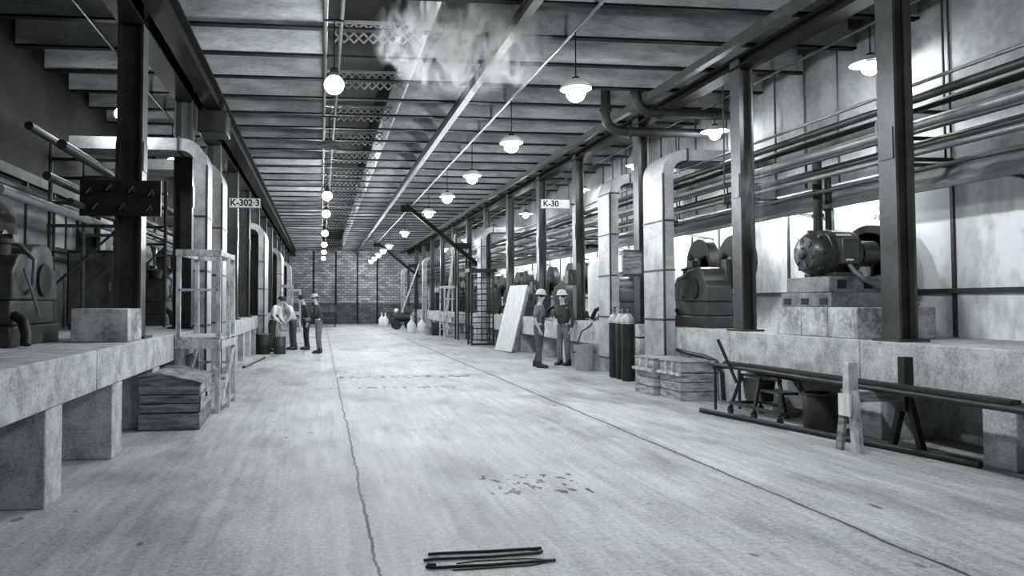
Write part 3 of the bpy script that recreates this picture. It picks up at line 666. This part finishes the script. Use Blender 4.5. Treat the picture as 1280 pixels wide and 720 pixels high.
t = thing('wheeled_cart', 'low dark wheeled steel cart under the trestle pipes', 'cart', (5.55,8.55,0))
Wc, Dc = .44, 1.1
for y in (0,.55,Dc):
    for x in (0,Wc):
        l = obj('leg', MB().bar((x,y,.08),(x+(.1 if x == 0 else -.1),y+(.14 if y == 0 else (-.14 if y == Dc else 0)),.55),.035,.035), M_iron, t)
        obj('caster', MB().cyl((x-.02,y,.045),(x+.02,y,.045),.045,14).box(x-.03,x+.03,y-.015,y+.015,.06,.1), M_iron, l)
for z in (.13,.17): pass
for x in (0,Wc): obj('side_rail', MB().bar((x,-.02,.15),(x,Dc+.02,.15),.03,.04), M_pipe, t); obj('top_rail', MB().bar((x+(.1 if x == 0 else -.1),.12,.54),(x+(.1 if x == 0 else -.1),Dc-.12,.54),.03,.03), M_iron, t)
for y in (0,Dc): obj('end_rail', MB().bar((0,y,.15),(Wc,y,.15),.03,.04), M_pipe, t)
obj('hopper', MB().prism([(.1,.5),(.34,.5),(.3,.22),(.14,.22)], .6, .98, 'Y'), M_mach, t); obj('tray', MB().box(.1,.34,.14,.56,.36,.39), M_mach, t)
obj('drawbar', MB().cyl((.04,1.0,.42),(-.12,1.18,1.0),.022,8), M_iron, t)
t = thing('round_drum', 'dark low drum beside the cart under the trestle pipes', 'drum', (5.86,8.2,0))
obj('shell', MB().lathe([(.2,0),(.21,.02),(.21,.4),(.2,.42)], 24), M_iron, t); obj('rim', MB().lathe([(.2,.42),(.22,.42),(.22,.45),(.2,.45),(.2,.42)], 24), M_iron, t)

# gas cylinders
g0 = None
for k, (x, y) in enumerate(((5.93,14.55),(5.94,14.22),(5.9,13.85))):
    lab = ['farthest','middle','nearest'][k]+' of three dark gas cylinders standing between the right ducts'
    if g0 is None:
        g0 = thing('gas_cylinder', lab, 'cylinder', (x,y,0), 0, 'gas cylinders')
        obj('body', MB().lathe([(.11,0),(.125,.02),(.125,1.12),(.115,1.2),(.08,1.26),(.045,1.29)], 24), M_iron, g0)
        obj('shoulder_band', MB().lathe([(.1265,1.1),(.118,1.202),(.083,1.262),(.05,1.292)], 24), M_galv, g0)
        v = obj('valve', MB().cyl((0,0,1.28),(0,0,1.4),.022,10).cyl((0,0,1.35),(-.06,0,1.35),.014,8), M_steell, g0)
        obj('hand_wheel', MB().lathe([(.0001,1.4),(.035,1.4),(.035,1.42),(.0001,1.42)], 14), M_iron, v)
    else: dup(g0, (x,y,0), .5*k, lab, 'gas cylinders')
t = thing('control_box', 'brown wooden control box fixed before the third right column', 'box', (5.95,13.9,2.02))
obj('case', MB().box(-.16,.2,-.14,.08,.04,.48), M_woodx, t, .006); obj('shelf', MB().box(-.19,.22,-.17,.09,0,.04), M_pipe, t); obj('lid', MB().box(-.17,.21,-.15,.09,.48,.5), M_pipe, t)
obj('paper_tag', MB().box(-.2,-.17,-.13,.02,.08,.4), M_white, t); obj('mounting_arm', MB().box(.2,.24,-.03,.1,.1,.3), M_iron, t)
t = thing('short_post', 'short pale post behind the cylinders beside the nearest duct', 'post', (6.02,13.5,0))
obj('post', MB().box(-.09,.09,-.09,.09,0,1.1), M_block, t, .01); obj('cap', MB().box(-.1,.1,-.1,.1,.84,.87), M_strap, t)
for (x, y, z, lab) in ((6.1,17.72,1.95,'dark switch box on the fourth right column under the sign'), (6.1,20.8,1.75,'dark switch box on the fifth right column behind the men')):
    t = thing('switch_box', lab, 'switch box', (x,y,z)); obj('case', MB().box(-.09,.105,-.14,.14,0,.36), M_iron, t, .01); obj('door', MB().box(-.105,-.09,-.12,.12,.03,.33), M_mach, t); obj('lever', MB().bar((-.02,-.15,.1),(-.06,-.17,.26),.02,.02), M_steell, t)
# trash can
t = thing('trash_can', 'ribbed zinc trash can on the floor beside the standing men', 'trash can', (5.84,16.1,0))
b = MB(); n = 48; prof = [(.185,0.01),(.19,.04),(.215,.52),(.225,.56)]
vs = []; fs = []
for r, z in prof:
    for k in range(n): rr = r + (.012 if k % 4 < 2 and .02 < z < .54 else 0); vs.append((rr*math.cos(2*PI*k/n), rr*math.sin(2*PI*k/n), z))
for a in range(len(prof)-1):
    for k in range(n): fs.append((a*n+k,a*n+(k+1)%n,(a+1)*n+(k+1)%n,(a+1)*n+k))
fs.append(tuple(range(n))); b.add(vs, fs); obj('body', b, M_galv, t)
obj('rim', MB().lathe([(.222,.55),(.236,.55),(.236,.58),(.222,.58),(.222,.55)], 32), M_galv, t)
obj('base_ring', MB().lathe([(.18,0),(.2,0),(.2,.03),(.18,.03),(.18,0)], 32), M_galv, t)
for s in (-1,1): obj('handle', MB().tube([(s*.21,-.06,.42),(s*.25,-.06,.4),(s*.25,.06,.4),(s*.21,.06,.42)], .01, 6), M_strap, t)
obj('hose', MB().tube([(-.12,.02,.3),(-.13,.03,.62),(-.02,.1,.86),(.2,.16,.98),(.34,.18,1.14)], .018, 8), M_pipe, t)['label'] = 'dark hose rising out of the can'

# leaning board
t = thing('shipping_board', 'big white crate panel leaning against the right platform beside the men', 'board', (5.62,22.6,0), math.radians(12))
Ml = Matrix.Rotation(math.radians(15),4,'Y')
b = MB()
for k in range(3): b.box(-.03,0,-.58+.385*k,-.2+.385*k,0.02,2.12,Ml)
obj('face_board', b, M_board, t); b = MB()
for y in (-.56,.54): b.box(0,.1,y-.02,y+.03,.02,2.12,Ml)
for z in (.05,1.0,2.05): b.box(0,.1,-.53,.52,z,z+.06,Ml)
obj('back_frame', b, M_woodx, t)

# dark ladder rack
t = thing('ladder_rack', 'dark rung ladder rack with a flat top on the right floor', 'ladder', (5.3,25.9,0))
for x in (0,.78):
    for y in (0,.6): obj('post', MB().box(x-.03,x+.03,y-.03,y+.03,0,2.62), M_iron, t)
for k in range(12): obj('rung', MB().bar((0,-.01,.2+.2*k),(.78,-.01,.2+.2*k),.03,.035), M_iron, t)
obj('top_plate', MB().box(-.1,.9,-.08,.68,2.6,2.72), M_iron, t)
for x in (0,.78): obj('side_rail', MB().bar((x,0,.1),(x,.6,.1),.05,.05), M_iron, t)
for z in (0.05,): obj('base_rail', MB().bar((0,-.01,z),(.78,-.01,z),.05,.06), M_iron, t)
# caged tower and leaning ladders farther along
lt = thing('lattice_tower', 'nearer dark lattice tower with a cap slab beside the right columns', 'tower', (5.56,29.9,0), 0, 'lattice towers')
for x in (0,.45):
    for y in (0,.6): obj('post', MB().box(x-.03,x+.03,y-.03,y+.03,0,3.75), M_iron, lt)
for k in range(10): obj('rung', MB().bar((0,0,.3+.36*k),(.45,0,.3+.36*k),.03,.03), M_iron, lt)
obj('cap_slab', MB().box(-.1,.52,-.1,.7,3.75,3.95), M_iron, lt)
dup(lt, (5.5,46.3,0), 0, 'farther dark lattice tower with a cap slab beside the right columns', 'lattice towers')
def ladder(loc, h, lean, label):
    t = thing('leaning_ladder', label, 'ladder', loc, 0, 'leaning ladders')
    for y in (-.2,.2): obj('side_rail', MB().bar((0,y,0),(lean,y*.7,h),.04,.07,(0,1,0)), M_woodl, t)
    n = int(h/.3)
    for k in range(1,n): f = k/n; obj('rung', MB().bar((lean*f,-.2+.06*f,h*f),(lean*f,.2-.06*f,h*f),.03,.03), M_woodl, t)
ladder((4.55,44.9,0), 3.9, 1.4, 'farthest pale ladder leaning on the right before the brick wall')
ladder((5.5,33.0,0), 4.6, .5, 'pale ladder leaning on the right beside the pale stand')

# floor items on the far right
cb = None
for k, (x, y) in enumerate(((4.55,37.3),(5.08,37.3),(4.2,48.5),(4.0,48.9))):
    lab = ['left of the two near white cone topped jugs on the right floor','right of the two near white cone topped jugs on the right floor','nearer of the two far white cone topped jugs past the wheeled tank','farther of the two far white cone topped jugs past the wheeled tank'][k]
    if cb is None:
        cb = thing('cone_jug', lab, 'jug', (x,y,0), 0, 'white jugs')
        obj('body', MB().lathe([(.2,0),(.22,.03),(.22,.42),(.05,.66)], 24), M_white, cb); obj('neck', MB().lathe([(.045,.65),(.04,.83),(.05,.84),(.05,.87)], 16), M_white, cb)
    else: dup(cb, (x,y,0), 0, lab, 'white jugs')
t = thing('wheeled_tank', 'dark wheeled tank welder cart on the far right floor', 'cart', (4.65,42.4,0))
obj('tank', MB().lathe([(.0001,-.55),(.16,-.53),(.24,-.45),(.24,.45),(.16,.53),(.0001,.55)], 24, Matrix.Translation((0,0,.72)) @ Matrix.Rotation(PI/2,4,'Y')), M_mach, t)
obj('frame', MB().box(-.55,.55,-.28,.28,.4,.48), M_iron, t)
for x in (-.36,.4):
    for y in (-.33,.33): obj('wheel', MB().cyl((x,y-.05,.27),(x,y+.05,.27),.27,24), M_iron, t)
obj('engine', MB().box(.1,.6,-.2,.2,.95,1.3), M_mach, t, .02); obj('white_cap', MB().ball((-.35,0,1.06),.13), M_white, t)
t = thing('small_pail', 'pale pail on the floor between the white jugs and the pale stand', 'pail', (5.05,34.8,0)); obj('body', MB().lathe([(.11,0),(.15,.36),(.16,.37)], 20), M_galv, t); obj('rim', MB().lathe([(.15,.36),(.168,.36),(.168,.38),(.15,.38),(.15,.36)], 20), M_galv, t)
t = thing('oil_drum', 'dark oil drum beside the pale stand on the right', 'drum', (5.4,34.3,0)); obj('shell', MB().lathe([(.28,0),(.29,.02),(.29,.3),(.3,.31),(.29,.33),(.29,.6),(.28,.62)], 24), M_iron, t); obj('bung', MB().cyl((.15,0,.62),(.15,0,.65),.04,10), M_steell, t)
# far workbench
t = thing('work_bench', 'dark cluttered workbench before the brick wall at left', 'bench', (0,47.5,0))
obj('top', MB().box(-1.5,1.0,-.35,.35,.82,.9), M_iron, t)
for x in (-1.4,-.2,.9):
    for y in (-.28,.28): obj('leg', MB().box(x-.04,x+.04,y-.04,y+.04,0,.82), M_iron, t)
obj('back_board', MB().box(-1.5,1.0,.3,.35,.9,1.35), M_mach, t); obj('shelf', MB().box(-1.4,.9,-.3,.3,.25,.29), M_iron, t)
for k,(x,wd,h) in enumerate(((-1.1,.4,.35),(-.5,.3,.25),(.2,.5,.4),(.7,.25,.5))):
    t2 = thing('tool_chest', ['leftmost','second','third','rightmost'][k]+' dark tool chest on the far workbench', 'chest', (x,47.4,.9), 0, 'chests on the bench'); obj('body', MB().box(-wd/2,wd/2,-.18,.18,0,h), M_mach, t2, .01); obj('lid', MB().box(-wd/2-.01,wd/2+.01,-.19,.19,h,h+.04), M_iron, t2); obj('handle', MB().tube([(-.08,0,h+.04),(-.06,0,h+.09),(.06,0,h+.09),(.08,0,h+.04)],.01,6), M_steell, t2)
# drums by the left men
for k, (x, y, m, s) in enumerate(((-1.68,22.2,M_iron,1.0),(-1.2,22.3,M_mach,.85))):
    t = thing('steel_drum', ['left dark steel drum beside the huddled men','right dark steel drum before the huddled men'][k], 'drum', (x,y,0), 0, 'drums by the men')
    obj('shell', MB().lathe([(.2*s,0),(.21*s,.02),(.21*s,.26*s),(.22*s,.28*s),(.21*s,.3*s),(.21*s,.58*s),(.2*s,.6*s)], 24), m, t); obj('rim', MB().lathe([(.2*s,.58*s),(.222*s,.58*s),(.222*s,.61*s),(.2*s,.61*s),(.2*s,.58*s)], 24), M_steell, t)
tag(obj('scrap_pipe', MB().cyl((-1.75,17.4,.03),(-1.5,20.5,.03),.03,10), M_pipe), 'dark pipe lying on the floor along the left platform', 'pipe')

# bent wire rods in the foreground
rods = [[(.64,4.43),(.72,4.44),(1.0,4.445),(1.34,4.47)], [(.60,4.33),(.66,4.345),(.98,4.35),(1.3,4.39),(1.33,4.42)], [(.66,4.25),(.61,4.255),(.6,4.225),(.64,4.205),(.95,4.215),(1.36,4.255)], [(.74,4.17),(.9,4.18),(1.2,4.2),(1.31,4.245)], [(.78,4.27),(.9,4.3),(1.2,4.31),(1.32,4.28)], [(.92,4.44),(1.0,4.47),(1.2,4.48),(1.33,4.44),(1.25,4.41)]]
rn = ['hooked', 'longest straight', 'thick hook ended', 'thin front', 'thin curved middle', 'looped back']
for k, r in enumerate(rods):
    rr = .009 if k in (0,1,2) else .004
    tag(obj('bent_rod', MB().tube([(x,y,rr+.001) for x, y in r], rr, 8), M_iron), '%s dark metal rod lying on the floor in the foreground' % rn[k], 'rod', 'rods on the floor')

# ------------------------------------------------------------------ people
def skin_obj(name, verts, edges, radii, m, parent, sub=2):
    me = bpy.data.meshes.new(name); me.from_pydata(verts, edges, []); me.materials.append(m)
    o = bpy.data.objects.new(name, me); C.objects.link(o); o.parent = parent
    md = o.modifiers.new('skin', 'SKIN'); md.use_smooth_shade = True
    sv = me.skin_vertices[0].data
    for i, r in enumerate(radii):
        sv[i].radius = r if isinstance(r, tuple) else (r, r); sv[i].use_root = (i == 0)
    s = o.modifiers.new('sub', 'SUBSURF'); s.levels = sub; s.render_levels = sub
    return o
def person(label, loc, rz, bend=0, arms=None, legs=None, shirt=M_grey, pants=M_denim, hat=None, sleeves=True, vest=None, head_turn=(0,0), group=None):
    """local frame: facing -Y; bend tips the trunk forward (degrees)"""
    t = thing('person', label, 'person', loc, rz, group)
    B = Matrix.Translation((0,0,.95)) @ Matrix.Rotation(math.radians(bend),4,'X') @ Matrix.Translation((0,0,-.95))
    def u(p): return tuple(B @ Vector(p))
    V = []; E = []; Rr = []; idx = {}
    def add(k, p, r, par=None):
        idx[k] = len(V); V.append(p); Rr.append(r)
        if par: E.append((idx[par], idx[k]))
    add('pelvis',(0,0,.97),.122); add('waist',u((0,0,1.1)),.118,'pelvis'); add('chest',u((0,.01,1.3)),(.155,.12),'waist'); add('nb',u((0,.01,1.45)),.07,'chest'); add('neck',u((0,0,1.52)),.052,'nb')
    hx, hy = head_turn
    add('jaw',u((hx*.3,-.025+hy,1.575)),.066,'neck'); add('face',u((hx*.5,-.02+hy,1.64)),(.08,.092),'jaw'); add('crown',u((hx*.5,-.01+hy,1.715)),.07,'face')
    add('nose',u((hx*1.0,-.115+hy,1.635)),.013,'face')
    arms = arms or {-1:((-.25,.03,1.13),(-.24,-.06,.88)), 1:((.25,.03,1.13),(.24,-.06,.88))}
    legs = legs or {-1:((-.1,-.02,.5),(-.11,.02,.09)), 1:((.1,-.02,.5),(.11,.02,.09))}
    for s in (-1,1):
        q = str(s)
        add('sh'+q,u((s*.175,.01,1.4)),.058,'chest'); e, wv = arms[s]
        add('el'+q,u(e),.042,'sh'+q); add('wr'+q,u(wv),.029,'el'+q)
        d = (Vector(u(wv))-Vector(u(e))).normalized(); wp = Vector(u(wv))
        side = d.cross(Vector((1,0,0))); side = side.normalized() if side.length > .1 else Vector((0,1,0))
        pal = wp + d*.06; add('pa'+q,tuple(pal),(.034,.02),'wr'+q)
        for k, (o_, ln) in enumerate(((-.03,.07),(-.01,.082),(.01,.078),(.03,.06))):
            kn = pal + d*.035 + side*o_; inward = Vector((-s*.018,0,0))
            add('f%d'%k+q,tuple(kn),.0095,'pa'+q); add('g%d'%k+q,tuple(kn+d*ln*.5+inward*.4),.0085,'f%d'%k+q); add('h%d'%k+q,tuple(kn+d*ln*.85+inward*1.4),.007,'g%d'%k+q)
        add('t0'+q,tuple(wp+d*.035+side*-.032),.011,'pa'+q); add('t1'+q,tuple(wp+d*.08+side*-.052),.0085,'t0'+q)
        k_, a_ = legs[s]
        add('hip'+q,(s*.085,0,.83),.084,'pelvis'); add('kn'+q,k_,.056,'hip'+q); add('an'+q,a_,.042,'kn'+q); add('toe'+q,(a_[0]+s*.01,a_[1]-.14,.045),.035,'an'+q)
    skin_obj('body', V, E, Rr, M_skin, t, 1)
    def sub_(name, keys, extra, m):
        ii = [idx[k] for k in keys]; mp = {a: n for n, a in enumerate(ii)}
        rr = [tuple(c+extra for c in Rr[a]) if isinstance(Rr[a], tuple) else Rr[a]+extra for a in ii]
        return skin_obj(name, [V[a] for a in ii], [(mp[a],mp[b_]) for a, b_ in E if a in mp and b_ in mp], rr, m, t, 1)
    sub_('shirt', ['waist','pelvis','chest','nb'] + [k+q for q in ('-1','1') for k in (('sh','el','wr') if sleeves else ('sh','el'))], .016, shirt)
    if vest: sub_('vest', ['chest','waist','pelvis'], .03, vest)
    sub_('trousers', ['pelvis', 'waist'] + [k+q for q in ('-1','1') for k in ('hip','kn','an')], .019, pants)
    for s in (-1,1):
        a_ = legs[s][1]; ax, ay = a_[0], a_[1]
        obj('boot', MB().prism([(-.2,0),(.06,0),(.065,.09),(.05,.17),(-.045,.17),(-.06,.1),(-.17,.075),(-.205,.04)], -.05, .05, 'X'), M_leather, t, .015, (ax+s*.005, ay, 0))
    hm = B @ Matrix.Translation((hx*.5,-.012+hy,1.67))
    obj('hair', MB().lathe([(.093,-.03),(.1,.02),(.088,.075),(.05,.105),(.0001,.115)], 18, hm @ Matrix.Translation((0,.012,0))), M_hair, t)
    b = MB()
    for s in (-1,1): b.ball(tuple(hm @ Vector((s*.032,-.088,-.012))), .009, (1,1,1), 8, 6)
    b.add([tuple(hm @ Vector(p)) for p in ((-.025,-.098,-.075),(.025,-.098,-.075),(.022,-.1,-.083),(-.022,-.1,-.083))], [(0,1,2,3)])
    obj('face_features', b, M_hair, t)
    b = MB()
    for s in (-1,1): b.ball(tuple(hm @ Vector((s*.094,.01,-.03))), .026, (.4,.7,1.2), 8, 6)
    obj('ears', b, M_skin, t)
    if hat == 'hard':
        obj('hard_hat', MB().lathe([(.15,.03),(.152,.036),(.115,.05),(.112,.09),(.09,.135),(.05,.16),(.0001,.168)], 22, hm), M_hat, t)
    elif hat == 'cap':
        h_ = obj('cap', MB().lathe([(.106,.02),(.112,.06),(.1,.1),(.06,.122),(.0001,.128)], 18, hm), M_dark, t)
    elif hat == 'pale':
        obj('cap', MB().lathe([(.106,.02),(.112,.06),(.1,.1),(.06,.122),(.0001,.128)], 18, hm), M_hat, t)
    return t
def ang(dx, dy): return math.atan2(dx, -dy)
person('person in hard hat and dark overalls standing nearest the leaning panel, arms down', (5.08,17.0,0), math.radians(55), 3, {-1:((-.27,.02,1.14),(-.27,-.1,.9)),1:((.25,.05,1.14),(.14,-.2,1.12))}, {-1:((-.1,-.03,.5),(-.13,-.05,.09)),1:((.1,.0,.5),(.1,.12,.09))}, M_grey, M_denim, 'hard', False, M_dark)
person('person in hard hat and dark jacket standing between the first man and the trash can', (5.84,17.5,0), math.radians(-50), 4, {-1:((-.24,.0,1.15),(-.1,-.24,1.16)),1:((.26,.03,1.14),(.25,-.07,.9))}, None, M_dark, M_grey, 'hard')
person('person in dark vest and white shirt at the left end of the huddle', (-1.5,23.3,0), math.radians(70), 24, {-1:((-.25,-.08,1.16),(-.16,-.3,1.05)),1:((.25,-.08,1.16),(.16,-.3,1.05))}, None, M_shirt, M_dark, None, True, M_dark)
person('person in white shirt bending over in the middle of the huddle', (-.88,24.2,0), math.radians(-60), 28, {-1:((-.25,-.08,1.16),(-.14,-.3,1.05)),1:((.25,-.08,1.16),(.14,-.3,1.05))}, None, M_shirt, M_denim, 'cap')
person('person in dark clothes and cap standing right behind the white shirts', (-.45,24.2,0), math.radians(-75), 12, None, None, M_dark, M_dark, 'cap')
person('person in dark jacket with pale cap, rightmost of the left group', (-.05,22.5,0), math.radians(-100), 10, {-1:((-.25,-.02,1.15),(-.2,-.25,1.1)),1:((.25,-.02,1.15),(.2,-.22,1.1))}, None, M_dark, M_grey, 'pale')

# ------------------------------------------------------------------ pale streaky wisps
for (c, sc, d, lab) in (((1.85,9.45,4.95),(1.25,.55,.8),13,'pale streaky wisps below the ceiling joists'),((6.0,9.7,2.95),(.3,.3,.8),2.5,'pale streaky wisps before the right aisle pipes')):
    o = obj('streak_wisp', MB().ball((0,0,0),1,(1,1,1),20,12), scatter_volume('steam', d, .2, (5.0,2.2,2.0))); o.location = c; o.scale = sc; o['kind'] = 'stuff'; tag(o, lab, 'steam')  # pale streaks made from a noisy scattering volume with soft edges
